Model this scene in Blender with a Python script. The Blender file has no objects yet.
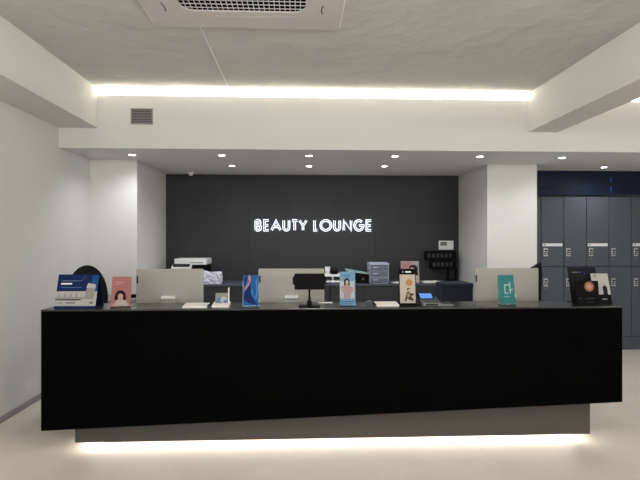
import bpy, bmesh, math, random
from mathutils import Vector, Matrix
random.seed(7)
PI = math.pi
C = bpy.context.scene.collection
YAW = math.radians(2.4)
CAMZ = 1.5
SA, CA = math.sin(YAW), math.cos(YAW)

def at(px, py, Y):
    """point of the room at distance Y from the camera wall-parallel plane, measured from the photograph"""
    u = (px - 320) / 480.0; v = (240 - py) / 480.0
    d = Vector((SA + u * CA, CA - u * SA, v))
    t = Y / d.y
    return Vector((d.x * t, Y, CAMZ + d.z * t))
def ax(px, Y): return at(px, 240, Y).x

# ------------------------------------------------------------------ materials
def lin(c):
    r = []
    for v in c:
        v = v / 255.0
        r.append(v / 12.92 if v <= 0.04045 else ((v + 0.055) / 1.055) ** 2.4)
    return (r[0], r[1], r[2], 1)

def mat(name, col, rough=0.6, metal=0.0, emit=None, estr=0.0, var=0.04, scale=6.0, bump=0.0, bscale=40.0, bdist=.02, trans=0.0, coat=0.0, spec=None):
    m = bpy.data.materials.new(name); m.use_nodes = True
    nt = m.node_tree; b = nt.nodes['Principled BSDF']
    c = lin(col)
    b.inputs['Roughness'].default_value = rough
    b.inputs['Metallic'].default_value = metal
    b.inputs['Transmission Weight'].default_value = trans
    b.inputs['Coat Weight'].default_value = coat
    b.inputs['Specular IOR Level'].default_value = 0.2 if spec is None else spec
    tc = nt.nodes.new('ShaderNodeTexCoord')
    n = nt.nodes.new('ShaderNodeTexNoise'); n.inputs['Scale'].default_value = scale; n.inputs['Detail'].default_value = 3
    nt.links.new(tc.outputs['Object'], n.inputs['Vector'])
    mx = nt.nodes.new('ShaderNodeMix'); mx.data_type = 'RGBA'
    mx.inputs[6].default_value = tuple(v * (1 - var) for v in c[:3]) + (1,)
    mx.inputs[7].default_value = tuple(min(1, v * (1 + var)) for v in c[:3]) + (1,)
    nt.links.new(n.outputs['Fac'], mx.inputs[0])
    nt.links.new(mx.outputs[2], b.inputs['Base Color'])
    if bump:
        n2 = nt.nodes.new('ShaderNodeTexNoise'); n2.inputs['Scale'].default_value = bscale; n2.inputs['Detail'].default_value = 4
        nt.links.new(tc.outputs['Object'], n2.inputs['Vector'])
        bp = nt.nodes.new('ShaderNodeBump'); bp.inputs['Strength'].default_value = bump; bp.inputs['Distance'].default_value = bdist
        nt.links.new(n2.outputs['Fac'], bp.inputs['Height']); nt.links.new(bp.outputs['Normal'], b.inputs['Normal'])
    if emit:
        b.inputs['Emission Color'].default_value = lin(emit); b.inputs['Emission Strength'].default_value = estr
    return m

def floor_mat():
    m = mat('floor_tile', (224, 212, 198), rough=0.32, spec=.5, var=0.05, scale=3.0)
    nt = m.node_tree; b = nt.nodes['Principled BSDF']
    tc = nt.nodes.new('ShaderNodeTexCoord')
    br = nt.nodes.new('ShaderNodeTexBrick'); br.offset = 0.0
    br.inputs['Scale'].default_value = 1.0; br.inputs['Brick Width'].default_value = 0.8; br.inputs['Row Height'].default_value = 0.8
    br.inputs['Mortar Size'].default_value = 0.0016; br.inputs['Mortar Smooth'].default_value = 0.4
    br.inputs['Color1'].default_value = lin((231, 221, 211)); br.inputs['Color2'].default_value = lin((228, 218, 208))
    br.inputs['Mortar'].default_value = lin((221, 211, 200))
    mp = nt.nodes.new('ShaderNodeMapping'); mp.inputs['Location'].default_value = (0.3, 0.2, 0)
    nt.links.new(tc.outputs['Object'], mp.inputs['Vector']); nt.links.new(mp.outputs['Vector'], br.inputs['Vector'])
    n = nt.nodes.new('ShaderNodeTexNoise'); n.inputs['Scale'].default_value = 2.2; n.inputs['Detail'].default_value = 8; n.inputs['Distortion'].default_value = 0.8
    nt.links.new(tc.outputs['Object'], n.inputs['Vector'])
    mx = nt.nodes.new('ShaderNodeMix'); mx.data_type = 'RGBA'; mx.blend_type = 'MULTIPLY'; mx.inputs[0].default_value = 1.0
    cr = nt.nodes.new('ShaderNodeValToRGB'); cr.color_ramp.elements[0].position = 0.35; cr.color_ramp.elements[1].position = 0.7
    cr.color_ramp.elements[0].color = (0.92, 0.91, 0.89, 1); cr.color_ramp.elements[1].color = (1, 1, 1, 1)
    nt.links.new(n.outputs['Fac'], cr.inputs[0])
    nt.links.new(br.outputs['Color'], mx.inputs[6]); nt.links.new(cr.outputs[0], mx.inputs[7])
    nt.links.new(mx.outputs[2], b.inputs['Base Color'])
    return m

def panel_mat():
    """dark laminate with upright wood-like streaks"""
    m = mat('dark_laminate', (52, 52, 54), rough=0.5, var=0.05)
    nt = m.node_tree; b = nt.nodes['Principled BSDF']
    tc = nt.nodes.new('ShaderNodeTexCoord'); mp = nt.nodes.new('ShaderNodeMapping'); mp.inputs['Scale'].default_value = (60, 60, 1.2)
    n = nt.nodes.new('ShaderNodeTexNoise'); n.inputs['Scale'].default_value = 1.0; n.inputs['Detail'].default_value = 4
    nt.links.new(tc.outputs['Object'], mp.inputs['Vector']); nt.links.new(mp.outputs['Vector'], n.inputs['Vector'])
    mx = nt.nodes.new('ShaderNodeMix'); mx.data_type = 'RGBA'
    mx.inputs[6].default_value = lin((48, 49, 51)); mx.inputs[7].default_value = lin((56, 57, 59))
    nt.links.new(n.outputs['Fac'], mx.inputs[0]); nt.links.new(mx.outputs[2], b.inputs['Base Color'])
    return m

M = dict(
    wall=mat('white_wall_paint', (212, 211, 208), 0.85, var=0.02, scale=2, bump=0.05, bscale=120),
    ceil=mat('ceiling_paint', (194, 194, 190), 0.9, var=0.04, scale=1.2, bump=1.0, bscale=2.2, bdist=.05),
    soffit=mat('soffit_paint', (212, 212, 213), 0.85, var=0.02, scale=2),
    floor=floor_mat(), panel=panel_mat(),
    seam=mat('shadow_gap_black', (14, 14, 15), 0.8),
    counter=mat('matt_black_laminate', (8, 8, 8), 0.8, var=0.08, scale=1.5, spec=0.0),
    top=mat('polished_black_stone', (42, 43, 43), 0.25, spec=.5, var=0.15, scale=14),
    plinth=mat('brown_grey_metal', (80, 76, 73), 0.6, var=0.04, spec=0.2),
    base=mat('grey_skirting', (150, 146, 142), 0.6),
    locker=mat('slate_grey_laminate', (80, 85, 93), 0.42, var=0.04, scale=3),
    locker_gap=mat('locker_carcass_dark', (34, 37, 42), 0.7),
    navy=mat('navy_panel', (22, 33, 54), 0.4, var=0.06),
    navy_blue=mat('blue_strip', (40, 86, 150), 0.3),
    chrome=mat('brushed_chrome', (200, 200, 202), 0.3, metal=0.8),
    silver=mat('silver_aluminium', (166, 163, 156), 0.45, metal=0.1, var=0.02),
    white=mat('white_plastic', (226, 226, 226), 0.45),
    offwhite=mat('warm_white_plastic', (232, 228, 220), 0.45),
    ac=mat('air_conditioner_plastic', (196, 192, 190), 0.5, var=0.02),
    acdark=mat('air_conditioner_filter', (14, 16, 20), 0.9, spec=0),
    black=mat('black_plastic', (12, 12, 13), 0.5, spec=.06),
    blackm=mat('black_fabric', (22, 22, 24), 0.85, bump=0.2, bscale=200),
    grey=mat('mid_grey_plastic', (120, 120, 120), 0.5),
    greycab=mat('grey_green_laminate', (128, 132, 128), 0.5),
    darkgrey=mat('dark_grey_plastic', (52, 53, 56), 0.5),
    lav=mat('lavender_plastic', (168, 171, 188), 0.4),
    lavdark=mat('smoked_drawer_front', (98, 103, 118), 0.3),
    paper=mat('white_paper', (236, 234, 228), 0.8, var=0.02),
    bag=mat('lavender_bag', (206, 202, 222), 0.7, bump=0.3, bscale=30),
    acryl=mat('clear_acrylic', (240, 245, 245), 0.05, trans=1.0, spec=.5),
    led=mat('led_warm_white', (255, 246, 228), 0.5, emit=(255, 240, 212), estr=9.0),
    lens=mat('lamp_lens', (255, 255, 255), 0.5, emit=(255, 253, 248), estr=18.0),
    signglow=mat('lit_sign_acrylic', (240, 244, 246), 0.5, emit=(236, 244, 250), estr=1.7),
    signface=mat('sign_face_grey', (120, 124, 128), 0.5, emit=(190, 198, 205), estr=0.1),
    screen=mat('blue_lit_screen', (70, 120, 210), 0.3, emit=(84, 140, 232), estr=0.55),
)
def flat(name, col, rough=0.55): 
    k = 'print_' + name
    if k not in M: M[k] = mat(k, spec=.1, col=tuple(v * .78 for v in col), rough=rough, var=0.03, scale=20)
    return M[k]

# ------------------------------------------------------------------ mesh helpers
class MB:
    def __init__(s): s.bm = bmesh.new(); s.mats = []; s.cur = 0
    def use(s, m):
        if m not in s.mats: s.mats.append(m)
        s.cur = s.mats.index(m); return s
    def _tag(s, faces):
        for f in faces: f.material_index = s.cur
    def box(s, x0, x1, y0, y1, z0, z1, bev=0.0, rot=None, seg=2):
        r = bmesh.ops.create_cube(s.bm, size=1.0)
        vs = r['verts']
        c = Vector(((x0 + x1) / 2, (y0 + y1) / 2, (z0 + z1) / 2))
        for v in vs: v.co = Vector((v.co.x * abs(x1 - x0), v.co.y * abs(y1 - y0), v.co.z * abs(z1 - z0)))
        if rot:
            for v in vs: v.co = rot @ v.co
        for v in vs: v.co += c
        fs = {f for v in vs for f in v.link_faces}; s._tag(fs)
        if bev > 0:
            es = list({e for v in vs for e in v.link_edges})
            r2 = bmesh.ops.bevel(s.bm, geom=es, offset=bev, segments=seg, affect='EDGES', profile=0.5)
            s._tag(r2['faces'])
        return s
    def prism(s, pts, d, y0=0.0):
        """outline in x,z extruded along +y by d"""
        a = [s.bm.verts.new((p[0], y0, p[1])) for p in pts]; b = [s.bm.verts.new((p[0], y0 + d, p[1])) for p in pts]
        fs = [s.bm.faces.new(a), s.bm.faces.new(list(reversed(b)))]
        n = len(pts)
        for i in range(n): fs.append(s.bm.faces.new((a[i], b[i], b[(i + 1) % n], a[(i + 1) % n])))
        s._tag(fs); return s
    def prismx(s, pts, x0, x1):
        """outline in y,z extruded along x"""
        a = [s.bm.verts.new((x0, p[0], p[1])) for p in pts]; b = [s.bm.verts.new((x1, p[0], p[1])) for p in pts]
        fs = [s.bm.faces.new(a), s.bm.faces.new(list(reversed(b)))]
        n = len(pts)
        for i in range(n): fs.append(s.bm.faces.new((a[i], b[i], b[(i + 1) % n], a[(i + 1) % n])))
        s._tag(fs); return s
    def prismz(s, pts, z0, z1):
        a = [s.bm.verts.new((p[0], p[1], z0)) for p in pts]; b = [s.bm.verts.new((p[0], p[1], z1)) for p in pts]
        fs = [s.bm.faces.new(a), s.bm.faces.new(list(reversed(b)))]
        n = len(pts)
        for i in range(n): fs.append(s.bm.faces.new((a[i], b[i], b[(i + 1) % n], a[(i + 1) % n])))
        s._tag(fs); return s
    def cyl(s, p0, p1, r0, r1=None, n=20):
        p0 = Vector(p0); p1 = Vector(p1); r1 = r0 if r1 is None else r1
        q = (p1 - p0).to_track_quat('Z', 'Y'); A = []; B = []
        for i in range(n):
            t = 2 * PI * i / n; o = Vector((math.cos(t), math.sin(t), 0))
            A.append(s.bm.verts.new(p0 + q @ (o * r0))); B.append(s.bm.verts.new(p1 + q @ (o * r1)))
        fs = [s.bm.faces.new(list(reversed(A))), s.bm.faces.new(B)]
        for i in range(n):
            f = s.bm.faces.new((A[i], A[(i + 1) % n], B[(i + 1) % n], B[i])); f.smooth = True; fs.append(f)
        s._tag(fs); return s
    def ring(s, c, ro, ri, z0, z1, n=28):
        """flat annulus prism about the z axis"""
        V = []
        for i in range(n):
            t = 2 * PI * i / n; k, l = math.cos(t), math.sin(t)
            V.append([s.bm.verts.new((c[0] + r * k, c[1] + r * l, z)) for r, z in ((ro, z0), (ro, z1), (ri, z1), (ri, z0))])
        fs = []
        for i in range(n):
            a, b = V[i], V[(i + 1) % n]
            for j in range(4): fs.append(s.bm.faces.new((a[j], b[j], b[(j + 1) % 4], a[(j + 1) % 4])))
        s._tag(fs); return s
    def ell(s, c, rx, ry, rz, u=24, v=14):
        r = bmesh.ops.create_uvsphere(s.bm, u_segments=u, v_segments=v, radius=1.0)
        for q in r['verts']: q.co = Vector((c[0] + q.co.x * rx, c[1] + q.co.y * ry, c[2] + q.co.z * rz))
        fs = {f for q in r['verts'] for f in q.link_faces}
        for f in fs: f.smooth = True
        s._tag(fs); return s
    def tube(s, pts, r, n=8):
        for a, b in zip(pts, pts[1:]): s.cyl(a, b, r, n=n)
        for p in pts[1:-1]: s.ell(p, r, r, r, 8, 6)
        return s
    def poly(s, pts, y):
        f = s.bm.faces.new([s.bm.verts.new((p[0], y, p[1])) for p in pts])
        f.normal_update()
        if f.normal.y > 0: f.normal_flip()
        s._tag([f]); return s
    def xf(s, mtx):
        bmesh.ops.transform(s.bm, matrix=mtx, verts=s.bm.verts[:]); return s
    def build(s, name, m=None, parent=None, loc=None, rz=0.0):
        if not s.mats: s.mats = [m or M['white']]
        bmesh.ops.recalc_face_normals(s.bm, faces=[f for f in s.bm.faces if len(f.edges) and any(not e.is_boundary for e in f.edges)])
        me = bpy.data.meshes.new(name); s.bm.to_mesh(me); s.bm.free()
        for k in s.mats: me.materials.append(k)
        o = bpy.data.objects.new(name, me); C.objects.link(o)
        if parent: o.parent = parent
        if loc is not None: o.location = loc
        o.rotation_euler[2] = rz
        return o
def mb(m): return MB().use(m)

def struct(name, b):
    o = b.build(name); o['kind'] = 'structure'; return o
def tag(o, label, cat, group=None):
    o['label'] = label; o['category'] = cat
    if group: o['group'] = group
    return o
def thing(name, label, cat, loc=(0, 0, 0), rz=0.0, group=None):
    o = bpy.data.objects.new(name, None); C.objects.link(o); o.empty_display_size = 0.1
    o.location = loc; o.rotation_euler = (0, 0, rz)
    return tag(o, label, cat, group)
def dup(root, loc=None, rz=None, label=None):
    r = root.copy(); C.objects.link(r)
    if loc is not None: r.location = loc
    if rz is not None: r.rotation_euler = (0, 0, rz)
    if label: r['label'] = label
    for ch in list(root.children):
        c = ch.copy(); C.objects.link(c); c.parent = r
        for g in ch.children:
            d = g.copy(); C.objects.link(d); d.parent = c
    return r
def rrect(x0, x1, z0, z1, r, n=6):
    P = []
    for cx, cz, a0 in ((x1 - r, z1 - r, 0), (x0 + r, z1 - r, 90), (x0 + r, z0 + r, 180), (x1 - r, z0 + r, 270)):
        for i in range(n + 1):
            t = math.radians(a0 + 90 * i / n); P.append((cx + r * math.cos(t), cz + r * math.sin(t)))
    return P
def ellipse(cx, cz, rx, rz, n=24): return [(cx + rx * math.cos(2 * PI * i / n), cz + rz * math.sin(2 * PI * i / n)) for i in range(n)]

# ------------------------------------------------------------------ the room
XL, XR = -2.452, 5.15
YB = 6.95; YN = -3.0; ZC = 3.05; YF = 5.0; ZS = 2.44; ZLIP = 2.985
YCL = 5.72; YCR = 5.86; YLK = 6.38
struct('floor', mb(M['floor']).box(XL - .1, XR + .1, YN - .1, YB + .1, -0.1, 0))
struct('ceiling', mb(M['ceil']).box(XL - .1, XR + .1, YN - .1, 5.30, ZC, ZC + .1))
struct('wall_left', mb(M['wall']).box(XL - .1, XL, YN - .1, YB + .1, 0, ZC))
struct('wall_right', mb(M['wall']).box(XR, XR + .1, YN - .1, YB + .1, 0, ZC))
struct('wall_near', mb(M['wall']).box(XL, XR, YN - .1, YN, 0, ZC))
# lowered ceiling above the desk with the light trough behind its upper edge
s = mb(M['soffit'])
s.box(XL, XR, YF + .03, YB + .1, ZS, ZS + .06)
struct('ceiling_lowered', s)
struct('wall_fascia', mb(M['wall']).box(XL, XR, YF, YF + .03, ZS, ZLIP))
struct('wall_cove', mb(M['wall']).box(XL, XR, 5.22, 5.30, ZS + .06, ZC))
# beams
struct('trim_beam_left', mb(M['wall']).box(XL, -2.065, YN, YF, 2.645, ZC))
struct('trim_beam_right', mb(M['wall']).box(2.415, 2.735, YN, YF, 2.645, ZC))
# columns
struct('wall_column_left', mb(M['wall']).box(XL, -1.910, YCL, YB + .1, 0, ZS))
struct('wall_column_right', mb(M['wall']).box(2.322, 2.950, YCR, YB + .1, 0, ZS))
struct('wall_locker_side', mb(M['wall']).box(2.950, XR, YB, YB + .1, 0, ZS))
# dark panelled back wall: each panel is separated by a shadow gap
b = mb(M['seam']).box(-1.910, 2.322, YB, YB + .1, 0, ZS).use(M['panel'])
xs = [-1.910, -1.338, -0.728, -0.118, 0.492, 1.102, 1.712, 2.322]
for a, c in zip(xs, xs[1:]): b.box(a + .0007, c - .0007, YB - .018, YB, 0, ZS - .004, bev=.0004, seg=1)
struct('wall_back', b)
YW = YB - .018
struct('baseboard_left', mb(M['base']).box(XL, XL + .012, YN, YCL, 0, .052, bev=.002, seg=1))
# raised joint strip along the ceiling
struct('trim_ceiling_joint', mb(M['white']).box(-.728, -.719, 3.44, 5.10, ZC - .005, ZC))
struct('trim_locker_filler', mb(M['locker']).box(2.950, 3.270, YLK + .01, YLK + .03, .16, 2.086))

# ------------------------------------------------------------------ locker wall
NAV = mb(M['navy']).box(2.950, XR, YLK - .005, YLK + .02, 2.115, ZS)
for k in range(1, 7): NAV.box(2.950, XR, YLK - .011, YLK - .005, 2.115 + k * .047, 2.115 + k * .047 + .004)
hd = thing('header_panel', 'dark navy ribbed header panel above the row of grey lockers', 'panel', (0, 0, 0))
NAV.build('ribbed_board', parent=hd)
xx = ax(610.5, YLK)
for z0, z1 in ((2.16, 2.23), (2.29, 2.36)): mb(M['navy_blue']).box(xx - .012, xx + .008, YLK - .015, YLK - .008, z0, z1).build('blue_clip', parent=hd)['label'] = 'bright blue clip on the joint of the header'
struct('trim_locker_plinth', mb(M['locker']).box(2.950, XR, YLK + .004, YLK + .06, 0, .178))

LX0, LP = 3.270, .315
def make_locker(with_plate, label):
    t = thing('locker', label, 'locker', (0, 0, 0), 0, 'grey lockers beside the white column')
    mb(M['locker_gap']).box(0.0, LP, .022, .48, .178, 2.10).build('carcass', parent=t)
    for k, (z0, z1) in enumerate(((1.142, 2.086), (.184, 1.134))):
        d = mb(M['locker']).box(.004, LP - .004, 0, .02, z0, z1, bev=.002, seg=1).build('door', parent=t)
        zl = (1.60, 1.365)[0] if k == 0 else .985
        zc = 1.355 if k == 0 else .945
        lk = mb(M['chrome']).box(.032, .088, -.012, .001, zc - .075, zc + .035, bev=.003)
        lk.use(M['black']).box(.040, .080, -.016, -.011, zc - .055, zc - .02)
        lk.box(.042, .078, -.016, -.011, zc - .008, zc + .012)
        lk.use(M['chrome']).cyl((.06, -.011, zc - .038), (.06, -.024, zc - .038), .010)
        lk.build('lock', parent=d)
        mb(M['grey']).box(.046, .074, -.002, .001, zc - .12, zc - .108).build('number_tag', parent=d)
        if with_plate and k == 0:
            p = mb(M['lav']).box(.018, LP - .022, -.004, .001, 1.412, 1.456)
            p.use(M['white']).box(.018, LP - .022, -.005, -.002, 1.418, 1.452)
            p.use(M['grey']).box(.03, .06, -.007, -.004, 1.428, 1.442)
            p.build('name_plate', parent=d)
    return t
labs = ['grey two-door locker with a pale plate, directly beside the white column',
        'grey two-door locker without a plate, between the two plated lockers',
        'grey two-door locker with a pale plate, third from the white column',
        'grey two-door locker without a plate, fourth from the white column',
        'grey two-door locker with a pale plate, cut by the right photo edge']
la = make_locker(True, labs[0]); lb = make_locker(False, labs[1])
la.location = (LX0, YLK, 0); lb.location = (LX0 + LP, YLK, 0)
for k in (2, 3, 4): dup(la if k % 2 == 0 else lb, (LX0 + k * LP, YLK, 0), 0, labs[k])

# ------------------------------------------------------------------ reception counter
YCF = 3.40; CT = 1.017
cxL = ax(41, YCF); cxR = ax(622.3, YCF)
cnt = thing('reception_counter', 'long black reception counter with slanted lower edge above a lit plinth', 'counter', (0, YCF, 0))
b = mb(M['counter'])
b.prism([(cxL, .178), (cxR, .320), (cxR, CT - .012), (cxL, CT - .012)], .05, 0)
b.build('front_panel', parent=cnt)
b = mb(M['counter']); b2 = mb(M['counter'])
b.prismx([(.05, .178), (.33, .178), (.33, CT - .012), (.05, CT - .012)], cxL, cxL + .04)
b2.prismx([(.05, .320), (.33, .320), (.33, CT - .012), (.05, CT - .012)], cxR - .04, cxR)
b.build('end_panel', parent=cnt); b2.build('end_panel', parent=cnt)
mb(M['top']).box(cxL - .002, cxR + .002, -.003, .335, CT - .012, CT, bev=.0025).build('countertop', parent=cnt)
mb(M['counter']).box(cxL + .04, cxR - .04, .29, .33, .34, CT - .012).build('back_panel', parent=cnt)
mb(M['counter']).box(cxL + .04, cxR - .04, .05, .29, .34, .36).build('bottom_panel', parent=cnt)
PX0, PX1 = ax(75, 3.49), ax(590, 3.49)
mb(M['plinth']).box(PX0, PX1, .09, .11, .055, .352).box(PX0, PX0 + .03, .11, .33, .055, .35).box(PX1 - .03, PX1, .11, .33, .055, .35).build('plinth', parent=cnt)
mb(M['counter']).box(PX0 + .05, PX1 - .05, .295, .33, 0, .34).build('recessed_foot', parent=cnt)
mb(M['led']).box(PX0 + .03, PX1 - .03, .27, .29, .060, .075).build('light_strip', parent=cnt)['label'] = 'glowing warm white light strip'

# staff desk behind it
dk = thing('staff_desk', 'long dark staff desk right behind the reception counter', 'desk', (0, 0, 0))
mb(M['darkgrey']).box(-1.38, 2.25, 3.745, 4.40, .77, .80, bev=.003).build('desktop', parent=dk)
for x in (-1.36, -.4, .9, 2.20): mb(M['darkgrey']).box(x, x + .03, 3.76, 4.38, 0, .77).build('leg', parent=dk)

# desktop computers seen from behind
def make_computer(label):
    t = thing('desktop_computer', label, 'computer', (0, 0, 0), 0, 'desktop computers on the staff desk')
    W = .272
    m = mb(M['silver']).prism(rrect(-W, W, .065, .463, .012), .012, -.006); m.build('display_case', parent=t)
    mb(M['black']).prism(rrect(-W + .012, W - .012, .13, .452, .006), .0015, .006).build('screen', parent=t)
    mb(M['darkgrey']).prism(rrect(-W + .004, -W + .018, .345, .405, .004), .002, -.0075).build('port_slot', parent=t)
    mb(M['white']).box(-.056, .056, -.070, -.006, .222, .247, bev=.006).build('hinge', parent=t)  # white instead of silver, standing in for light caught on top
    st = mb(M['silver'])
    st.prismx([(-.012, .225), (-.045, .225), (-.075, .006), (-.063, .006)], -.06, .06)
    st.box(-.065, .065, -.075, .075, 0, .007, bev=.002)
    st.build('stand', parent=t)
    return t
ty = 3.985
spec = [(170, 'silver desktop computer seen from behind, leftmost, below the white printer'),
        (291.5, 'silver desktop computer seen from behind the black pole display'),
        (506.5, 'silver desktop computer seen from behind the teal leaflet')]
c0 = make_computer(spec[0][1]); c0.location = (ax(170, ty), ty, .80)
for px, l in spec[1:]: dup(c0, (ax(px, ty), ty, .80), 0, l)

# ------------------------------------------------------------------ chairs
def chair(label, loc, rz, ztop, oval=True):
    t = thing('office_chair', label, 'chair', loc, rz)
    h = .085
    sb = mb(M['black'])
    for k in range(5):
        a = 2 * PI * k / 5 + .3; p = (math.cos(a) * .29, math.sin(a) * .29)
        sb.cyl((0, 0, .10), (p[0], p[1], .07), .026, .018, 10)
        sb.cyl((p[0] - .018, p[1], .03), (p[0] + .018, p[1], .03), .03, n=14)
        sb.cyl((p[0], p[1], .03), (p[0], p[1], .08), .009, n=8)
    sb.cyl((0, 0, .08), (0, 0, .14), .04)
    sb.build('base', parent=t)
    mb(M['chrome']).cyl((0, 0, .12), (0, 0, .42), .026).build('gas_lift', parent=t)
    mb(M['blackm']).box(-.24, .24, -.24, .24, .42, .50, bev=.03, seg=3).build('seat', parent=t)
    # backrest: on the far side (+y) since the sitter faces the customers
    b = mb(M['blackm'])
    if oval: b.ell((.005, .27, ztop - .30), .175, .045, .30, 32, 20)
    else:
        b.prism([(-.20, .62), (.20, .62), (.235, ztop - .12), (.222, ztop), (.10, ztop - .075), (-.18, ztop - .09), (-.225, ztop - .14)], .05, .25)
    b.build('backrest', parent=t)
    mb(M['black']).box(-.03, .03, .20, .30, .44, .70, bev=.008).build('back_support', parent=t)
    for sx in (-1, 1):
        mb(M['black']).box(sx * .27 - .03, sx * .27 + .03, -.14, .14, .68, .71, bev=.01).box(sx * .27 - .012, sx * .27 + .012, -.02, .03, .46, .69).box(min(sx * .2, sx * .28), max(sx * .2, sx * .28), -.02, .03, .455, .475).build('armrest', parent=t)
    return t
chair('black office chair with a rounded high back behind the blue and white tent card', (-1.845, 4.20, 0), .36, 1.5 - 4.40 * 25 / 480, True)
chair('black office chair almost hidden behind the rightmost silver computer', (ax(532, 4.7), 4.7, 0), .0, 1.5 + (240 - 263) / 480 * 4.95, False)

# grey side cabinet in the left corner
cb = thing('side_cabinet', 'low grey cabinet in the left corner before the white column', 'cabinet', (0, 0, 0))
mb(M['greycab']).box(XL + .005, -1.80, 5.16, 5.70, .04, .835).build('body', parent=cb)
mb(M['greycab']).box(XL + .005, -1.78, 5.14, 5.715, .835, .86, bev=.002).build('top', parent=cb)
for x0, x1 in ((XL + .012, -2.125), (-2.119, -1.805)):
    d = mb(M['greycab']).box(x0, x1, 5.142, 5.16, .06, .83, bev=.002).build('door', parent=cb)
    mb(M['chrome']).box((x0 + x1) / 2 - .05, (x0 + x1) / 2 + .05, 5.128, 5.142, .76, .772).build('handle', parent=d)
mb(M['locker_gap']).box(XL + .02, -1.83, 5.18, 5.69, 0, .04).build('foot', parent=cb)
p = at(134, 296, 5.45)
o = mb(M['black']).box(-.11, .11, -.035, .035, 0, .035, bev=.006).build('stapler_box', loc=(ax(131, 5.4), 5.42, .86), rz=.35)
o.name = 'desk_tray'; tag(o, 'small black tray on the grey cabinet in the left corner', 'tray')

# ------------------------------------------------------------------ back console
CZ = .92
cs = thing('back_console', 'dark low console running along the black wall below the sign', 'cabinet', (0, 0, 0))
mb(mat('slate_worktop', (74, 76, 86), .5)).box(-1.905, 2.317, 6.33, YW - .001, CZ - .03, CZ, bev=.003).build('worktop', parent=cs)
for x0, x1 in ((-1.90, -1.86), (-1.32, -.50), (-.50, .40), (.40, 1.32), (1.32, 2.31)):
    c = mb(M['panel']).box(x0 + .003, x1 - .003, 6.36, YW - .02, .05, CZ - .03).build('cabinet_body', parent=cs)
    if x1 - x0 > .5:
        mid = (x0 + x1) / 2
        for a, bb in ((x0 + .005, mid - .002), (mid + .002, x1 - .005)):
            mb(M['panel']).box(a, bb, 6.34, 6.36, .06, CZ - .034, bev=.001, seg=1).build('door', parent=c)
mb(M['seam']).box(-1.30, 2.24, 6.42, 6.9, 0, .05).box(-1.895, -1.865, 6.42, 6.9, 0, .05).build('foot', parent=cs)
mb(M['seam']).box(-1.9, -1.32, YW - .05, YW - .03, .05, CZ - .03).build('kneehole_back', parent=cs)

# printer
pr = thing('printer', 'white and black multifunction printer on the back console, left of sign', 'printer', (ax(192, 6.6), 6.70, CZ))
mb(M['black']).box(-.19, .21, -.18, .18, 0, .19, bev=.01).build('body', parent=pr)
mb(M['white']).box(-.215, .215, -.20, .18, .245, .330, bev=.012).build('scanner_lid', parent=pr)
mb(M['black']).box(-.185, .20, -.17, .17, .19, .246).build('neck', parent=pr)
b = mb(M['white']).prismx([(-.20, .25), (-.27, .215), (-.27, .20), (-.19, .20), (-.19, .25)], -.235, .02)
b.build('control_panel', parent=pr)
mb(M['darkgrey']).box(-.215, .0, -.262, -.20, .222, .262, bev=.004).build('touch_screen', parent=pr)
mb(M['grey']).box(-.0, .17, -.203, -.198, .27, .282).build('slot', parent=pr)

# crumpled bag / paper bundle
b = MB().use(M['bag'])
r = bmesh.ops.create_cube(b.bm, size=1.0); bmesh.ops.subdivide_edges(b.bm, edges=b.bm.edges[:], cuts=7, use_grid_fill=True)
for v in b.bm.verts:
    top = v.co.z > .3
    v.co = Vector((v.co.x * .235, v.co.y * .13, (v.co.z + .5) * .15))
    if v.co.z > .01: v.co += Vector((random.uniform(-.012, .012), random.uniform(-.012, .012), random.uniform(-.012, .014)))
    if top and v.co.x < -.07: v.co.z += .012
    v.co.z = max(v.co.z, 0)
o = b.build('plastic_bag', loc=(ax(212.5, 6.42), 6.42, CZ), rz=.05); tag(o, 'crumpled pale lavender bag on the console beside the printer', 'bag')

# white two-tier shelf with cup and black box
xa, xb = ax(318, 6.55), ax(347, 6.55)
sh = thing('desktop_shelf', 'white two-tier desktop shelf on the console behind the pole display', 'shelf', ((xa + xb) / 2, 6.55, CZ))
hw = (xb - xa) / 2
mb(M['white']).box(-hw, hw, -.14, .14, .088, .118, bev=.003).build('upper_board', parent=sh)
mb(M['white']).box(-hw, hw, -.14, .14, .012, .034, bev=.003).build('lower_board', parent=sh)
for x in (-hw, -.01, hw - .014): mb(M['white']).box(x, x + .014, -.135, .135, 0, .09).build('upright', parent=sh)
cu = mb(M['white']).cyl((0, 0, 0), (0, 0, .095), .030, .036).ring((0, 0), .038, .031, .088, .099)
tag(cu.build('paper_cup', loc=(ax(327.5, 6.5), 6.5, CZ + .118)), 'white cup standing on the white desktop shelf', 'cup')
b = mb(M['black']).box(-.042, .042, -.04, .04, 0, .082, bev=.005).use(M['darkgrey']).box(-.03, .03, -.043, -.039, .055, .07)
tag(b.build('pen_holder', loc=(ax(334.3, 6.5), 6.5, CZ + .118)), 'black square holder on the white desktop shelf beside the cup', 'holder')

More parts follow.
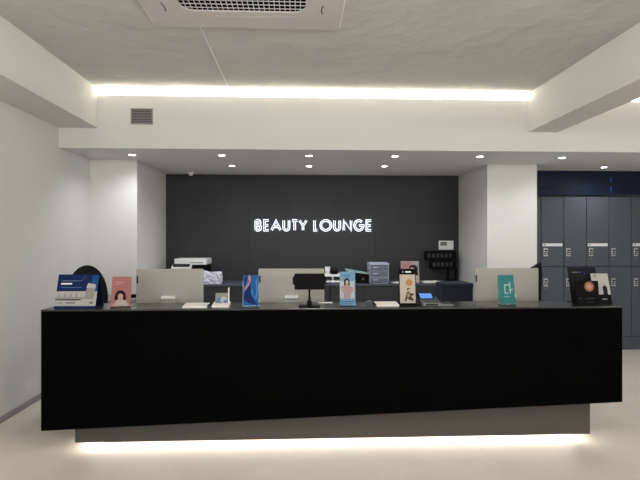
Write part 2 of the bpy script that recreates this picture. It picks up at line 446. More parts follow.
# black box with emblem and teal folder
bx = thing('storage_box', 'black box under a pale teal folder on the back console', 'box', (ax(360.5, 6.5), 6.5, CZ))
mb(M['black']).box(-.12, .085, -.12, .12, 0, .115, bev=.004).build('body', parent=bx)
e = mb(M['grey'])
for k in range(20):
    a0 = 2 * PI * k / 20; a1 = 2 * PI * (k + 1) / 20
    e.poly([(.02 + .016 * math.cos(a0), .06 + .016 * math.sin(a0)), (.02 + .016 * math.cos(a1), .06 + .016 * math.sin(a1)), (.02 + .011 * math.cos(a1), .06 + .011 * math.sin(a1)), (.02 + .011 * math.cos(a0), .06 + .011 * math.sin(a0))], -.1215)
e.build('emblem', parent=bx)
fo = mb(flat('teal_pale', (160, 212, 216))).box(-.16, .15, -.10, .10, 0, .012, rot=Matrix.Rotation(math.radians(10), 3, 'Y'))
fo.use(M['paper']).box(-.15, .15, -.09, .105, -.012, -.002, rot=Matrix.Rotation(math.radians(9), 3, 'Y'))
tag(fo.build('document_folder', loc=(ax(357, 6.5), 6.5, CZ + .152)), 'pale teal folder lying tilted on the black box', 'folder')

# drawer organiser
dr = thing('drawer_organizer', 'lavender plastic organizer with three drawers on the back console', 'organizer', (ax(377.5, 6.5), 6.48, CZ)); dr.scale = (.95, 1, .90)
hw = .135
mb(M['lav']).box(-hw, hw, -.13, .15, 0, .012).box(-hw, -hw + .01, -.13, .15, 0, .29).box(hw - .01, hw, -.13, .15, 0, .29).box(-hw, hw, .14, .15, 0, .29).box(-hw, hw, -.13, .15, .088, .1).box(-hw, hw, -.13, .15, .182, .194).build('frame', parent=dr)
mb(M['lav']).prismx([(-.14, .275), (.16, .275), (.16, .295), (.05, .31), (-.14, .295)], -hw - .004, hw + .004).build('top', parent=dr)
for k in range(3):
    z = .014 + k * .091
    d = mb(M['lavdark']).box(-hw + .012, hw - .012, -.138, .135, z, z + .072, bev=.003).build('drawer', parent=dr)
    mb(M['lav']).box(-.085, -.02, -.150, -.137, z + .034, z + .052, bev=.002).build('handle', parent=d)
b = mb(M['paper']).box(-.05, .05, -.04, .04, 0, .01)
tag(b.build('notepad', loc=(ax(396, 6.45), 6.45, CZ), rz=.3), 'small white notepad between lavender drawers and pink picture card', 'notepad')
b = mb(M['paper'])
for k in range(5): b.box(-.11 + .003 * k, .11 + .002 * k, -.09, .09, .0035 * k, .0035 * k + .003)
tag(b.build('paper_stack', loc=(ax(430, 6.5), 6.5, CZ), rz=.15), 'low stack of white papers on the console below the black rack', 'papers')

# ------------------------------------------------------------------ printed cards
def art(b, w, h, items, y=-.001):
    """items: (material, outline in 0..1 card units)"""
    for i, (m, pts) in enumerate(items):
        b.use(m).poly([((p[0] - .5) * w, p[1] * h) for p in pts], y - .00025 * (i + 1))
def R4(x0, x1, z0, z1): return [(x0, z0), (x1, z0), (x1, z1), (x0, z1)]
def card_obj(name, parent, w, h, base, items, lean, y=0.0, z=0.004, thick=.002):
    b = mb(base).box(-w / 2, w / 2, 0, thick, 0, h)
    art(b, w, h, items, 0)
    b.xf(Matrix.Translation((0, y, z)) @ Matrix.Rotation(-lean, 4, 'X'))
    return b.build(name, parent=parent)
def holder(parent, w, h, lean, m, black=False):
    b = mb(m)
    b.box(-w / 2 - .003, w / 2 + .003, .003, .006, 0, h)
    b.box(-w / 2 - .003, w / 2 + .003, -.012, .004, 0, .004)
    if black: b.box(-w / 2 - .003, w / 2 + .003, -.014, -.011, 0, .012)
    b.xf(Matrix.Translation((0, 0, .003)) @ Matrix.Rotation(-lean, 4, 'X'))
    b.box(-w / 2, w / 2, -.015, .09, 0, .003)
    return b.build('holder', parent=parent)
def leaflet(px, Y, w, h, lean, rz, label, base, items, hm=None, hh=None, cat='leaflet', name='leaflet_stand'):
    t = thing(name, label, cat, (ax(px, Y), Y, CT), rz)
    L = math.radians(lean)
    holder(t, w, hh or h * .8, L, hm or M['acryl'])
    card_obj('leaflet', t, w, h, base, items, L)
    return t
skin = flat('skin', (226, 190, 172)); hair = flat('dark_hair', (44, 32, 32))
# pink
pk = flat('salmon_pink', (200, 130, 128)); pkl = flat('light_pink', (226, 172, 166)); wsh = flat('white_dress', (224, 208, 200))
leaflet(120.5, 3.51, .138, .215, 8, 0, 'pink leaflet with a dark-haired woman standing near the counter left end', pk, [
    (pkl, R4(.05, .95, .02, .10)), (pkl, R4(.16, .62, .80, .835)), (pkl, R4(.16, .55, .74, .76)),
    (hair, ellipse(.47, .37, .27, .175)), (wsh, [(.18, .03), (.84, .03), (.78, .20), (.62, .26), (.38, .26), (.24, .18)]),
    (hair, ellipse(.25, .30, .09, .09)), (hair, ellipse(.68, .30, .09, .09)),
    (skin, R4(.41, .55, .2, .3)), (skin, ellipse(.48, .335, .135, .115)), (hair, [(.33, .38), (.45, .44), (.64, .38), (.58, .47), (.4, .48)]),
    (flat('red_lips', (180, 84, 80)), ellipse(.485, .275, .03, .01))])
# blue one with pink line
bl = flat('vivid_blue', (30, 106, 178)); bl2 = flat('deep_blue', (22, 42, 110)); bl3 = flat('sky_blue', (76, 150, 214)); rose = flat('rose_ribbon', (222, 150, 160))
leaflet(251, 3.50, .112, .222, 5, .12, 'blue leaflet with a pink ribbon shape, left of the centre computer', bl, [
    (bl2, [(.02, .35), (.3, .62), (.45, .75), (.5, .4), (.75, .15), (.9, .03), (.35, .1), (.05, .2)]),
    (bl3, [(.5, .45), (.7, .75), (.9, .9), (.95, .45), (.85, .2), (.62, .3)]),
    (bl, ellipse(.72, .55, .12, .28)), (bl2, [(.05, .7), (.12, .95), (.3, .98), (.2, .8)]),
    (rose, [(.3, .99), (.46, .99), (.48, .8), (.36, .66), (.1, .5), (.04, .54), (.26, .7), (.34, .82)]),
    (flat('red_spot', (196, 60, 90)), ellipse(.36, .8, .04, .05)), (bl3, R4(.0, 1.0, 0, .03))])
# pale blue woman
pb = flat('powder_blue', (130, 178, 212)); pb2 = flat('cloud_white', (210, 220, 228)); blouse = flat('dusty_rose', (198, 168, 172)); mb2 = flat('mid_blue', (84, 134, 186))
leaflet(347.8, 3.50, .113, .247, 7, 0, 'pale blue leaflet with a woman in a pink blouse at counter centre', pb, [
    (pb2, R4(0, .95, .2, .72)), (mb2, R4(.2, .7, .86, .9)), (mb2, R4(.3, .6, .81, .83)),
    (hair, ellipse(.45, .70, .19, .105)), (hair, R4(.27, .64, .585, .70)),
    (blouse, [(.22, .2), (.24, .36), (.1, .44), (.06, .54), (.34, .60), (.58, .60), (.86, .52), (.9, .44), (.7, .34), (.72, .2)]),
    (skin, R4(.4, .52, .57, .66)), (skin, ellipse(.46, .68, .105, .07)), (skin, R4(.04, .2, .46, .5)), (skin, R4(.8, .92, .46, .5)),
    (mb2, R4(.1, .9, .10, .13)), (mb2, R4(.06, .8, .04, .06))])
# cream in black holder
cr_ = flat('cream', (220, 210, 194)); og = flat('orange_disc', (222, 150, 90)); br_ = flat('umber', (92, 70, 54)); tn = flat('tan', (188, 160, 128))
leaflet(408, 3.49, .122, .268, 6, 0, 'tall cream leaflet with an orange disc in a black holder', M['black'], [
    (cr_, R4(.03, .97, .06, .84)), (M['white'], R4(.38, .72, .895, .93)), (M['white'], R4(.2, .26, .90, .92)), (og, R4(.07, .15, .78, .81)),
    (og, ellipse(.60, .62, .205, .095)), (tn, ellipse(.60, .60, .10, .03)), (br_, ellipse(.55, .435, .10, .045)), (skin, ellipse(.56, .415, .06, .03)),
    (br_, [(.3, .12), (.42, .12), (.46, .2), (.6, .14), (.84, .12), (.86, .16), (.7, .24), (.88, .29), (.86, .32), (.62, .33), (.56, .38), (.46, .36), (.4, .28)]),
    (tn, [(.46, .3), (.56, .34), (.66, .27), (.52, .2), (.44, .24)])], hm=M['black'], hh=.255)
# teal with square mark
te = flat('teal', (62, 142, 142)); tw = flat('pale_mint', (196, 228, 222))
leaflet(507.6, 3.51, .120, .219, 10, 0, 'teal leaflet with a pale square line mark before the rightmost computer', te, [
    (tw, R4(.36, .43, .36, .68)), (tw, R4(.36, .76, .64, .68)), (tw, R4(.36, .60, .36, .40)), (tw, R4(.69, .76, .36, .76)), (tw, R4(.66, .88, .48, .52)),
    (tw, R4(.3, .7, .25, .27)), (te, R4(0, 1, .0, .02))])
# pink framed picture at the back
t = thing('picture_card', 'pink picture card with dark-haired woman behind the cream leaflet', 'card', (ax(410.5, 6.45), 6.45, CZ), 0)
b = mb(flat('pale_grey_print', (196, 190, 194))).box(-.125, .125, 0, .004, 0, .295)
art(b, .25, .295, [(flat('blush', (212, 158, 162)), R4(.02, .6, .45, .98)), (hair, ellipse(.68, .66, .24, .17)), (hair, R4(.66, .92, .3, .62)), (skin, ellipse(.62, .56, .16, .15)), (wsh, [(.4, .02), (.98, .02), (.95, .3), (.7, .4), (.5, .3)]), (flat('rose', (190, 110, 118)), R4(.1, .42, .78, .82))], 0)
b.xf(Matrix.Translation((0, 0, .001)) @ Matrix.Rotation(-math.radians(10), 4, 'X')); b.build('print', parent=t)
b = mb(M['darkgrey']).box(-.05, .05, 0, .004, 0, .2).xf(Matrix.Translation((0, .13, .001)) @ Matrix.Rotation(math.radians(22), 4, 'X')); b.build('easel_leg', parent=t)

# tent card
nv = flat('navy_print', (24, 46, 102)); nv2 = flat('cobalt', (30, 92, 164)); iv = flat('ivory', (214, 212, 208)); dnv = flat('dark_navy_card', (18, 26, 58)); gr_ = flat('warm_grey', (180, 174, 168)); sk2 = flat('pale_blue_text', (150, 176, 216))
w, h, L = .285, .245, math.radians(16)
tc_ = thing('tent_card', 'blue and white tent card with product tubes at counter left end', 'card', (ax(75, 3.46), 3.455, CT), 0)
b = mb(nv).box(-w / 2, w / 2, 0, .003, 0, h)
art(b, w, h, [(iv, R4(0, 1, .07, .50)), (nv2, [(.84, .5), (.84, .97), (1, .97), (1, .5)]), (M['white'], R4(.09, .36, .70, .745)),
    (sk2, R4(.09, .6, .80, .815)), (sk2, R4(.09, .6, .605, .615)), (dnv, R4(0, .62, .235, .265)), (gr_, R4(.04, .2, .145, .175)), (flat('slate', (90, 92, 104)), R4(.26, .5, .145, .175)),
    (flat('slate', (90, 92, 104)), R4(.84, .93, .14, .18)), (gr_, R4(.0, .7, .27, .33)),
    (gr_, [(.06, .33), (.11, .33), (.10, .44), (.07, .44)]), (gr_, [(.2, .33), (.25, .33), (.24, .44), (.21, .44)]), (gr_, [(.34, .33), (.39, .33), (.38, .44), (.35, .44)]), (gr_, [(.48, .33), (.53, .33), (.52, .44), (.49, .44)]),
    (gr_, [(.70, .27), (.93, .27), (.95, .66), (.76, .68)]), (iv, [(.73, .60), (.96, .58), (.95, .70), (.76, .74)]), (flat('slate', (90, 92, 104)), [(.6, .86), (.68, .97), (.71, .95), (.63, .85)])], 0)
b.xf(Matrix.Rotation(-L, 4, 'X')); b.build('front_card', parent=tc_)
mb(dnv).box(-w / 2, w / 2, -.003, 0, 0, h * 1.0).xf(Matrix.Translation((0, .148, 0)) @ Matrix.Rotation(math.radians(18.5), 4, 'X')).build('back_card', parent=tc_)
mb(dnv).box(-w / 2, w / 2, .004, .145, 0, .003).build('floor_card', parent=tc_)

# dark display card and white card at the right end
pch = flat('peach', (176, 112, 92)); pch2 = flat('peach_light', (222, 168, 142))
t = thing('display_board', 'charcoal leaning board behind the peach globe card at counter right end', 'display board', (ax(590, 3.5) + .018, 3.575, CT), 0)
w2, h2 = .222, .278
b = mb(flat('charcoal_print', (28, 28, 32))).box(-w2 / 2, w2 / 2, 0, .003, 0, h2)
art(b, w2, h2, [(flat('dim_text', (150, 156, 170)), R4(.14, .36, .845, .87)), (flat('dim_text', (150, 156, 170)), R4(.4, .46, .845, .87)), (nv, R4(.5, .62, .80, .88))], 0)
b.xf(Matrix.Translation((0, 0, .002)) @ Matrix.Rotation(-L * .9, 4, 'X')); b.build('board', parent=t)
mb(M['black']).box(-.09, .09, .0, .11, 0, .003).build('foot', parent=t)
t = thing('globe_card', 'black card with a peach globe picture at counter right end', 'card', (ax(590, 3.5), 3.48, CT), 0)
b = mb(M['black']).box(-.098, .075, 0, .012, 0, .178, bev=.001, seg=1).use(M['black'])
n0 = []
for i, rr in enumerate((1.0, .85, .65, .4)):
    n0.append(((flat('peach_rim', (84, 52, 46)), pch, flat('peach_mid', (200, 142, 118)), pch2)[i], ellipse(.52, .76, .25 * rr, .235 * rr)))
n0 += [(flat('dim_text2', (92, 92, 98)), R4(.3, .75, .25, .28)), (flat('dim_text2', (92, 92, 98)), R4(.36, .7, .1, .125)), (flat('dim_text2', (92, 92, 98)), R4(.02, .14, .25, .28))]
art(b, .165, .178, n0, 0)
b.xf(Matrix.Translation((-.012, .0, .001)) @ Matrix.Rotation(-math.radians(7), 4, 'X')); b.build('print', parent=t)
mb(M['black']).box(-.082, .065, -.005, .035, 0, .003).build('foot', parent=t)
t = thing('arch_card', 'white card with a dark arch right of the peach globe card', 'card', (ax(602.5, 3.55), 3.535, CT), 0)
w3, h3 = .135, .235
b = mb(M['black']).box(-w3 / 2, w3 / 2, 0, .004, 0, h3)
dk_ = flat('ink', (34, 36, 46))
art(b, w3, h3, [(flat('pale_card', (214, 212, 204)), R4(0, 1, .30, .99)), (dk_, R4(.58, .84, .30, .52)), (dk_, ellipse(.71, .52, .13, .07)), (dk_, ellipse(.71, .64, .035, .02)), (flat('dim_text', (150, 156, 170)), R4(.45, .75, .13, .17)), (flat('slate', (90, 92, 104)), R4(.2, .28, .88, .94))], 0)
b.xf(Matrix.Translation((0, 0, .001)) @ Matrix.Rotation(-math.radians(15), 4, 'X')); b.build('print', parent=t)
mb(M['black']).box(-w3 / 2, w3 / 2, -.004, .03, 0, .003).build('foot', parent=t)

# ------------------------------------------------------------------ devices on the counter
def pad(px, Y, w, rz, label, flip=False):
    t = thing('signature_pad', label, 'signature pad', (ax(px, Y), Y, CT), rz)
    b = mb(M['offwhite']).prismx([(-.06, 0), (.06, 0), (.06, .020), (-.06, .010)], -w / 2, w / 2); b.build('body', parent=t)
    sgn = -1 if flip else 1
    mb(M['black']).cyl((sgn * (w / 2 + .004), -.035, .010), (sgn * (w / 2 + .022), .045, .018), .006, n=10).build('stylus', parent=t)
    if flip:
        mb(M['grey']).tube([(-w / 2 - .02, .02, .02), (-w / 2 - .04, .04, .028), (-w / 2 - .06, .06, .02), (-w / 2 - .05, .09, .004)], .004).build('cable', parent=t)
    return t
pad(196.3, 3.52, .172, 0, 'flat white signature pad on the counter before the leftmost computer')
pad(386.5, 3.535, .165, 0, 'flat white signature pad on the counter beside the cream leaflet', True)
b = mb(M['paper']).box(-.055, .055, -.025, .025, 0, .003)
tag(b.build('paper_slip', loc=(ax(325, 3.69), 3.69, CT), rz=.05), 'white paper slip on counter between pole display and pale blue leaflet', 'paper')

# small tilted card tray
t = thing('card_stand', 'small white stand with a blue picture beside the white pad', 'stand', (ax(221.5, 3.52), 3.52, CT), 0)
mb(M['offwhite']).prismx([(-.05, 0), (.06, 0), (.06, .028), (-.05, .010)], -.062, .058).build('base', parent=t)
b = mb(M['greycab']).box(-.05, .045, 0, .003, 0, .08)
art(b, .095, .08, [(flat('pic_blue', (120, 150, 200)), ellipse(.3, .3, .25, .28)), (flat('pic_white', (214, 222, 236)), ellipse(.62, .35, .25, .3)), (flat('pic_blue', (120, 150, 200)), ellipse(.75, .2, .16, .16))], 0)
b.xf(Matrix.Translation((0, .02, .018)) @ Matrix.Rotation(-math.radians(20), 4, 'X')); b.build('picture', parent=t)
mb(M['offwhite']).box(.045, .053, .02, .028, .012, .135).build('post', parent=t)

# pole display
t = thing('pole_display', 'black customer display on a thin pole and flat base', 'display', (ax(309.5, 3.47), 3.475, CT), 0)
hw = .117
b = mb(M['black'])
o = [(-.108, .125), (.108, .125), (.108, .157), (.120, .165), (.122, .21), (.112, .222), (.106, .240), (-.106, .240), (-.112, .222), (-.122, .21), (-.120, .165), (-.108, .157)]
b.prism(o, .028, -.014); b.build('display_head', parent=t)
mb(M['chrome']).cyl((-.007, 0, .045), (-.007, 0, .13), .0035, n=10).cyl((.009, 0, .045), (.009, 0, .13), .0035, n=10).build('pole', parent=t)
mb(M['black']).cyl((0, 0, .008), (0, 0, .045), .018, .015).box(-.008, .008, -.006, .006, .04, .127).build('pole_socket', parent=t)
mb(M['black']).prismz(rrect(-.078, .078, -.045, .055, .02), 0, .010).build('base', parent=t)

# card terminal
t = thing('card_terminal', 'black and grey card terminal with a lit blue screen', 'card terminal', (ax(429, 3.5), 3.52, CT), -.05)
mb(M['darkgrey']).prismx([(-.085, 0), (.075, 0), (.075, .058), (.0, .050), (-.085, .026)], -.068, .072).build('body', parent=t)
mb(M['grey']).prismx([(-.089, .006), (-.080, .006), (-.080, .028), (-.089, .026)], -.055, .074).build('front_bezel', parent=t)
b = mb(M['black'])
for k in range(5): b.box(-.035 + k * .018, -.021 + k * .018, -.093, -.088, .010, .022)
b.build('card_slot', parent=t)
mb(M['black']).prismx([(-.01, .048), (.075, .085), (.075, .057), (0, .049)], -.07, .045).build('screen_hood', parent=t)
mb(M['screen']).prismx([(-.006, .0515), (.058, .0795), (.058, .081), (-.008, .053)], -.058, .032).build('screen', parent=t)
b = mb(M['greycab']).box(-.05, .05, -.055, .055, 0, .008, bev=.002).use(M['darkgrey']).box(-.04, .04, -.045, .045, .007, .009)
tag(b.build('coin_tray', loc=(ax(444.5, 3.54), 3.54, CT)), 'small flat grey tray right of the card terminal', 'tray')

# ------------------------------------------------------------------ right back: navy cabinet, rack, keypad
zt = 1.5 - 5.3 * 43 / 480
t = thing('storage_cabinet', 'dark navy upright storage cabinet before the right white column', 'cabinet', ((ax(442, 5.2) + ax(473, 5.2)) / 2, 5.2, 0))
hw = (ax(473, 5.2) - ax(442, 5.2)) / 2
nm = mat('midnight_fabric', (38, 42, 56), .7)
mb(nm).box(-hw, hw, .0, .22, .03, zt - .05, bev=.008).build('body', parent=t)
mb(nm).box(-hw - .003, hw + .003, -.012, .23, zt - .05, zt, bev=.010, seg=3).build('lid', parent=t)
mb(M['black']).box(-hw + .03, hw - .03, .02, .20, 0, .03).build('foot', parent=t)

t = thing('device_rack', 'black two-tier rack of slots on the console below the keypad', 'rack', (0, 6.78, CZ))
x0, x1 = ax(426.5, 6.78), 2.235
for (za, zb, xa_) in ((1.215, 1.345, x0), (1.09, 1.20, ax(431.5, 6.78))):
    b = mb(M['black']).box(xa_, x1, 0, .12, za - CZ, zb - CZ, bev=.004).use(M['darkgrey'])
    n = int((x1 - xa_) / .062)
    for k in range(n): b.box(xa_ + .02 + k * .062, xa_ + .055 + k * .062, -.004, .002, za - CZ + .035, za - CZ + .09)
    b.build('tier', parent=t)
for px in (449, 457): mb(M['black']).box(ax(px, 6.78) - .012, ax(px, 6.78) + .012, .04, .07, 0, .18).build('post', parent=t)
mb(M['black']).box(ax(447, 6.78), x1, -.02, .12, 0, .012).build('foot', parent=t)

p0 = at(438.5, 240.7, YW); p1 = at(453, 249.8, YW)
t = thing('wall_keypad', 'white keypad with a dark screen on the black wall', 'keypad', ((p0.x + p1.x) / 2, YW, (p0.z + p1.z) / 2))
hw = (p1.x - p0.x) / 2; hh = (p0.z - p1.z) / 2
mb(M['white']).box(-hw, hw, -.025, 0, -hh, hh, bev=.005).build('housing', parent=t)
mb(M['grey']).box(-hw + .02, .01, -.027, -.024, -.005, hh - .018).build('screen', parent=t)
b = mb(M['offwhite'])
for i in range(2):
    for j in range(3): b.box(.035 + i * .03, .055 + i * .03, -.028, -.024, hh - .035 - j * .035, hh - .018 - j * .035)
b.build('buttons', parent=t)

# ------------------------------------------------------------------ sign
def stroke(b, pts, w, y0, d):
    """thick polyline with mitred joints, in x,z"""
    P = [Vector(p) for p in pts]; n = len(P); Lf = []; Rt = []
    closed = (P[0] - P[-1]).length < 1e-6
    if closed: P = P[:-1]; n -= 1
    for i in range(n):
        a = P[i - 1] if (i > 0 or closed) else None
        c = P[(i + 1) % n] if (i < n - 1 or closed) else None
        d1 = (P[i] - a).normalized() if a is not None else (c - P[i]).normalized()
        d2 = (c - P[i]).normalized() if c is not None else d1
        n1 = Vector((-d1.y, d1.x)); n2 = Vector((-d2.y, d2.x)); m = (n1 + n2)
        if m.length < .3: m = n1
        m.normalize(); k = w / 2 / max(.75, m.dot(n1))
        Lf.append(P[i] + m * k); Rt.append(P[i] - m * k)
    rng = range(n) if closed else range(n - 1)
    for i in rng:
        j = (i + 1) % n
        q = [Lf[i], Rt[i], Rt[j], Lf[j]]
        b.prism([(v.x, v.y) for v in q], d, y0)
def arc(cx, cz, rx, rz, a0, a1, n=18): return [(cx + rx * math.cos(math.radians(a0 + (a1 - a0) * i / n)), cz + rz * math.sin(math.radians(a0 + (a1 - a0) * i / n))) for i in range(n + 1)]
def glyph(ch, w, h):
    if ch == 'B': return [[(0, 0), (0, h)], [(0, h), (w * .45, h)] + arc(w * .45, h * .76, w * .42, h * .24, 90, -90, 10) + [(0, h * .52)], [(0, h * .52), (w * .5, h * .52)] + arc(w * .5, h * .26, w * .5, h * .26, 90, -90, 12) + [(0, 0)]]
    if ch == 'E': return [[(w, 0), (0, 0), (0, h), (w, h)], [(0, h * .5), (w * .92, h * .5)]]
    if ch == 'A': return [[(0, 0), (w * .5, h), (w, 0)], [(w * .2, h * .34), (w * .8, h * .34)]]
    if ch == 'U': return [[(0, h), (0, w * .5)] + arc(w * .5, w * .5, w * .5, w * .5, 180, 360, 16) + [(w, h)]]
    if ch == 'T': return [[(0, h), (w, h)], [(w * .5, h), (w * .5, 0)]]
    if ch == 'Y': return [[(0, h), (w * .5, h * .45), (w, h)], [(w * .5, h * .47), (w * .5, 0)]]
    if ch == 'L': return [[(0, h), (0, 0), (w, 0)]]
    if ch == 'O': return [arc(w / 2, h / 2, w / 2, h / 2, 0, 360, 32)]
    if ch == 'N': return [[(0, 0), (0, h), (w, 0), (w, h)]]
    if ch == 'G': return [arc(w * .52, h / 2, w * .52, h / 2, 45, 360, 26) + [(w * .55, h / 2)]]
sp = [('B', 254.9, 261.9), ('E', 263.4, 269.8), ('A', 270.6, 281.6), ('U', 282.6, 290.2), ('T', 290.9, 298.6), ('Y', 298.4, 307.6),
      ('L', 313.3, 318.4), ('O', 319.6, 332.0), ('U', 333.2, 340.8), ('N', 342.6, 352.0), ('G', 353.4, 363.8), ('E', 365.6, 372.0)]
zA = at(313, 231.4, YW).z; zB = at(313, 219.4, YW).z
sg = thing('wall_sign', 'backlit white letters BEAUTY LOUNGE on the black wall', 'sign', (ax(313, YW), YW, zA))
SO = .033
for ch, a, c in sp:
    xa = ax(a, YW) + SO / 2; xc = ax(c, YW) - SO / 2
    w_, h_ = xc - xa, zB - zA - SO
    b = mb(M['signglow']); f = mb(M['signface'])
    for k, ln in enumerate(glyph(ch, w_, h_)):
        stroke(b, ln, SO, -.030 - .0004 * k, .025); stroke(f, ln, .017, -.034 - .0004 * k, .004)
    ox = xa - sg.location.x
    L1 = b.build('letter', parent=sg, loc=(ox, 0, SO / 2))
    f.build('letter_face', parent=L1)

# ------------------------------------------------------------------ ceiling fittings
# cassette air conditioner
AX, AY, AZ, AH = -.372, 2.825, ZC, .655
ac = thing('ceiling_air_conditioner', 'large white cassette air conditioner with dark grille set in the ceiling', 'air conditioner', (AX, AY, AZ))
gh = .41
b = mb(M['ac'])
# frame with opening: outer rounded square, inner rounded square
def loop_frame(b, outer, inner, z0, z1):
    n = len(outer)
    V = [[b.bm.verts.new((p[0], p[1], z)) for p in pts] for pts, z in ((outer, z1), (outer, z0), (inner, z0), (inner, z1))]
    fs = []
    for k in range(4):
        A, B = V[k], V[(k + 1) % 4]
        for i in range(n): fs.append(b.bm.faces.new((A[i], A[(i + 1) % n], B[(i + 1) % n], B[i])))
    b._tag(fs)
loop_frame(b, rrect(-AH, AH, -AH, AH, .03), rrect(-gh, gh, -gh, gh, .09), -.022, -.001)
b.build('panel', parent=ac)
b = mb(M['white']); loop_frame(b, rrect(-AH - .010, AH + .010, -AH - .010, AH + .010, .035), rrect(-AH + .002, AH - .002, -AH + .002, AH - .002, .03), -.016, -.0005); b.build('edge_highlight', parent=ac)  # white rim stands in for cove light on the panel edge
b = mb(M['acdark']).box(-gh - .01, gh + .01, -gh - .01, gh + .01, -.012, -.003); b.build('filter', parent=ac)
b = mb(M['ac'])
for k in range(1, 24):
    x = -gh + 2 * gh * k / 24; b.box(x - .0028, x + .0028, -gh, gh, -.019, -.017)
for k in range(1, 17):
    x = -gh + 2 * gh * k / 17; b.box(-gh, gh, x - .0032, x + .0032, -.021, -.018)
b.build('grille', parent=ac)
for k in range(4):
    b = mb(M['ac']); b.prismz(rrect(-.36, .36, .475, .565, .04), -.0228, -.0215)
    b.xf(Matrix.Rotation(k * PI / 2, 4, 'Z')); 
    b.build('vane', parent=ac)
b = mb(M['acdark'])
for sx in (-1, 1):
    P = [(sx * (.530 - .014 * math.cos(math.radians(t))), .36 + .06 * math.sin(math.radians(t)), -.023) for t in range(-70, 71, 20)]
    b.tube(P, .003, 6)
b.build('latch_mark', parent=ac)

# air vent on fascia
p0 = at(131, 108.5, YF); p1 = at(153, 124.5, YF)
vt = thing('air_vent', 'small grey louvred air vent on the left of the white fascia', 'vent', ((p0.x + p1.x) / 2, YF, (p0.z + p1.z) / 2))
hw = (p1.x - p0.x) / 2; hh = (p0.z - p1.z) / 2
b = mb(M['base'])
for a in ((-hw, hw, hh - .012, hh), (-hw, hw, -hh, -hh + .012), (-hw, -hw + .012, -hh, hh), (hw - .012, hw, -hh, hh)): b.box(a[0], a[1], -.012, 0, a[2], a[3])
b.build('frame', parent=vt)
mb(M['darkgrey']).box(-hw + .01, hw - .01, -.002, -.0005, -hh + .01, hh - .01).build('duct', parent=vt)
b = mb(M['base'])
for k in range(8):
    z = -hh + .022 + k * (2 * hh - .036) / 7.6
    b.box(-hw + .01, hw - .01, -.010, -.003, z - .0035, z + .0035, rot=Matrix.Rotation(.5, 3, 'X'))
b.build('louvre', parent=vt)

# downlights
def make_downlight(label):
    t = thing('downlight', label, 'downlight', (0, 0, 0), 0, 'round downlights in the lowered ceiling')
    mb(M['white']).ring((0, 0), .047, .036, -.006, -.0005).build('trim_ring', parent=t)
    mb(M['lens']).cyl((0, 0, -.004), (0, 0, -.001), .0365, n=24).build('lens', parent=t)
    l = bpy.data.lights.new('downlight_lamp', 'SPOT'); l.energy = 26; l.spot_size = math.radians(155); l.spot_blend = 1.0; l.shadow_soft_size = .04; l.color = (.93, .97, 1.0)
    lo = bpy.data.objects.new('lamp', l); C.objects.link(lo); lo.parent = t; lo.location = (0, 0, -.02)
    return t
def dl_pos(px, py):
    v = (240 - py) / 480; u = (px - 320) / 480; t = (ZS - CAMZ) / v
    return ((SA + u * CA) * t, (CA - u * SA) * t, ZS)
dls = [(132, 154.5, 'downlight nearest the left white column, front row'), (222, 155, 'downlight in the front row above the printer'),
       (309, 155.5, 'downlight in the front row above the sign centre'), (395, 156, 'downlight in the front row above the sign right end'),
       (480, 156.3, 'downlight before the right white column'), (562, 157.5, 'downlight in the front row right of the right column'),
       (232, 165.5, 'downlight in the rear row above the sign left end'), (309, 166, 'downlight in the rear row above the sign centre'),
       (384.5, 166, 'downlight in the rear row above the sign right end'), (604, 167, 'downlight closest to the lockers')]
d0 = make_downlight(dls[0][2]); d0.location = dl_pos(*dls[0][:2])
for px, py, l in dls[1:]: dup(d0, dl_pos(px, py), 0, l)

b = mb(M['white']).cyl((0, 0, 0), (0, 0, -.02), .05).use(M['white']).cyl((0, 0, -.02), (0, 0, -.045), .032, .026).use(M['darkgrey']).cyl((0, 0, -.045), (0, 0, -.047), .010)
tag(b.build('smoke_detector', loc=(ax(191, 6.75), 6.75, ZS)), 'small white detector on the lowered ceiling above the printer', 'detector')

# ------------------------------------------------------------------ lamps
def area(name, loc, rot, sx, sy, e, col):
    l = bpy.data.lights.new(name, 'AREA'); l.shape = 'RECTANGLE'; l.size = sx; l.size_y = sy; l.energy = e; l.color = col
    o = bpy.data.objects.new(name, l); C.objects.link(o); o.location = loc; o.rotation_euler = rot; return o
WARM = (1.0, .94, .82)
# cove strip: lies in the trough behind the fascia
st = mb(M['led']).box(XL + .02, XR - .02, 5.13, 5.16, 2.925, 2.935).build('cove_light_strip'); tag(st, 'long warm light strip hidden in the trough above the fascia', 'light strip')
struct('trim_cove_shelf', mb(M['wall']).box(XL, XR, YF + .03, 5.22, 2.89, 2.925))
area('cove_lamp', ((XL + XR) / 2, 5.125, 2.960), (PI, 0, 0), XR - XL - .1, .12, 130, WARM)
area('plinth_lamp', ((PX0 + PX1) / 2, YCF + .265, .052), (-1.2, 0, 0), PX1 - PX0 - .04, .03, 7, WARM)
for x in (PX0 + .02, PX1 - .02): area('plinth_end_lamp', (x - (.12 if x > 0 else -.12), YCF + .20, .05), (0, (-1.2 if x > 0 else 1.2), 0), .03, .2, 1.0, WARM)
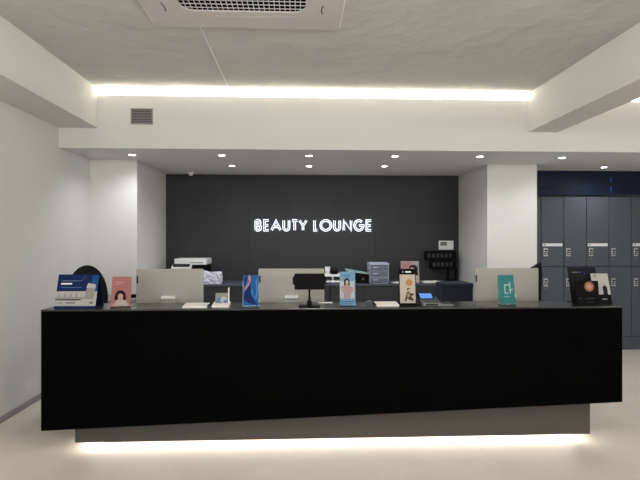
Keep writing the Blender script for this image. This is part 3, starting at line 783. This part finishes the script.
# added fill globes, unseen behind the camera, to brighten beams and side walls
M['opal'] = mat('fill_globe_glow', (255, 255, 255), .5, emit=(255, 248, 236), estr=2.0)
def add_fill_globe(x, y, label, e=60):
    t = thing('fill_globe', label, 'fill light', (x, y, ZC), 0, 'added unseen fill globes')
    mb(M['white']).cyl((0, 0, -.04), (0, 0, -.001), .10, n=28).cyl((0, 0, -.10), (0, 0, -.04), .02).build('rose', parent=t)
    g = mb(M['opal']).ell((0, 0, -.20), .13, .13, .11, 28, 18).build('fill_shade', parent=t)
    l = bpy.data.lights.new('lamp', 'POINT'); l.energy = e; l.color = (1.0, .985, .965); l.shadow_soft_size = .13
    o = bpy.data.objects.new('lamp', l); C.objects.link(o); o.parent = t; o.location = (0, 0, -.45)
for x, y, l, e in ((.15, 1.3, 'added fill globe between the beams, just above the camera', 74), (.15, -1.3, 'added fill globe between the beams, far behind the camera', 74),
             (3.95, 1.8, 'added fill globe right of the right beam', 45)): add_fill_globe(x, y, l, e)

# added glowing panels, unseen behind the camera, as frontal fill light
fill_mat = mat('fill_panel_glow', (230, 236, 240), .4, emit=(250, 245, 235), estr=1.6)
for i, x in enumerate((-1.7, .1, 1.9, 3.9)):
    struct('fill_panel_%d' % (i + 1), mb(fill_mat).box(x - .7, x + .7, YN + .002, YN + .01, .9, 2.5).use(M['darkgrey']).box(x - .74, x - .7, YN + .001, YN + .05, .86, 2.54).box(x + .7, x + .74, YN + .001, YN + .05, .86, 2.54).box(x - .74, x + .74, YN + .001, YN + .05, 2.5, 2.54).box(x - .74, x + .74, YN + .001, YN + .05, .86, .9))
    area('fill_panel_light', (x, YN + .06, 1.7), (PI / 2, 0, 0), 1.4, 1.6, 24, (1.0, .97, .92))

wd = bpy.data.worlds.new('world'); bpy.context.scene.world = wd; wd.use_nodes = True
wd.node_tree.nodes['Background'].inputs[0].default_value = (.5, .5, .5, 1); wd.node_tree.nodes['Background'].inputs[1].default_value = .2

cam = bpy.data.cameras.new('camera'); co = bpy.data.objects.new('camera', cam); C.objects.link(co)
co.location = (0, 0, CAMZ); co.rotation_euler = (PI / 2, 0, -YAW); cam.sensor_width = 36; cam.lens = 27; cam.clip_start = .02
sc = bpy.context.scene; sc.camera = co
sc.view_settings.view_transform = 'Standard'; sc.view_settings.look = 'None'; sc.view_settings.gamma = 1.0; sc.view_settings.use_curve_mapping = False
sc.view_settings.exposure = -0.12
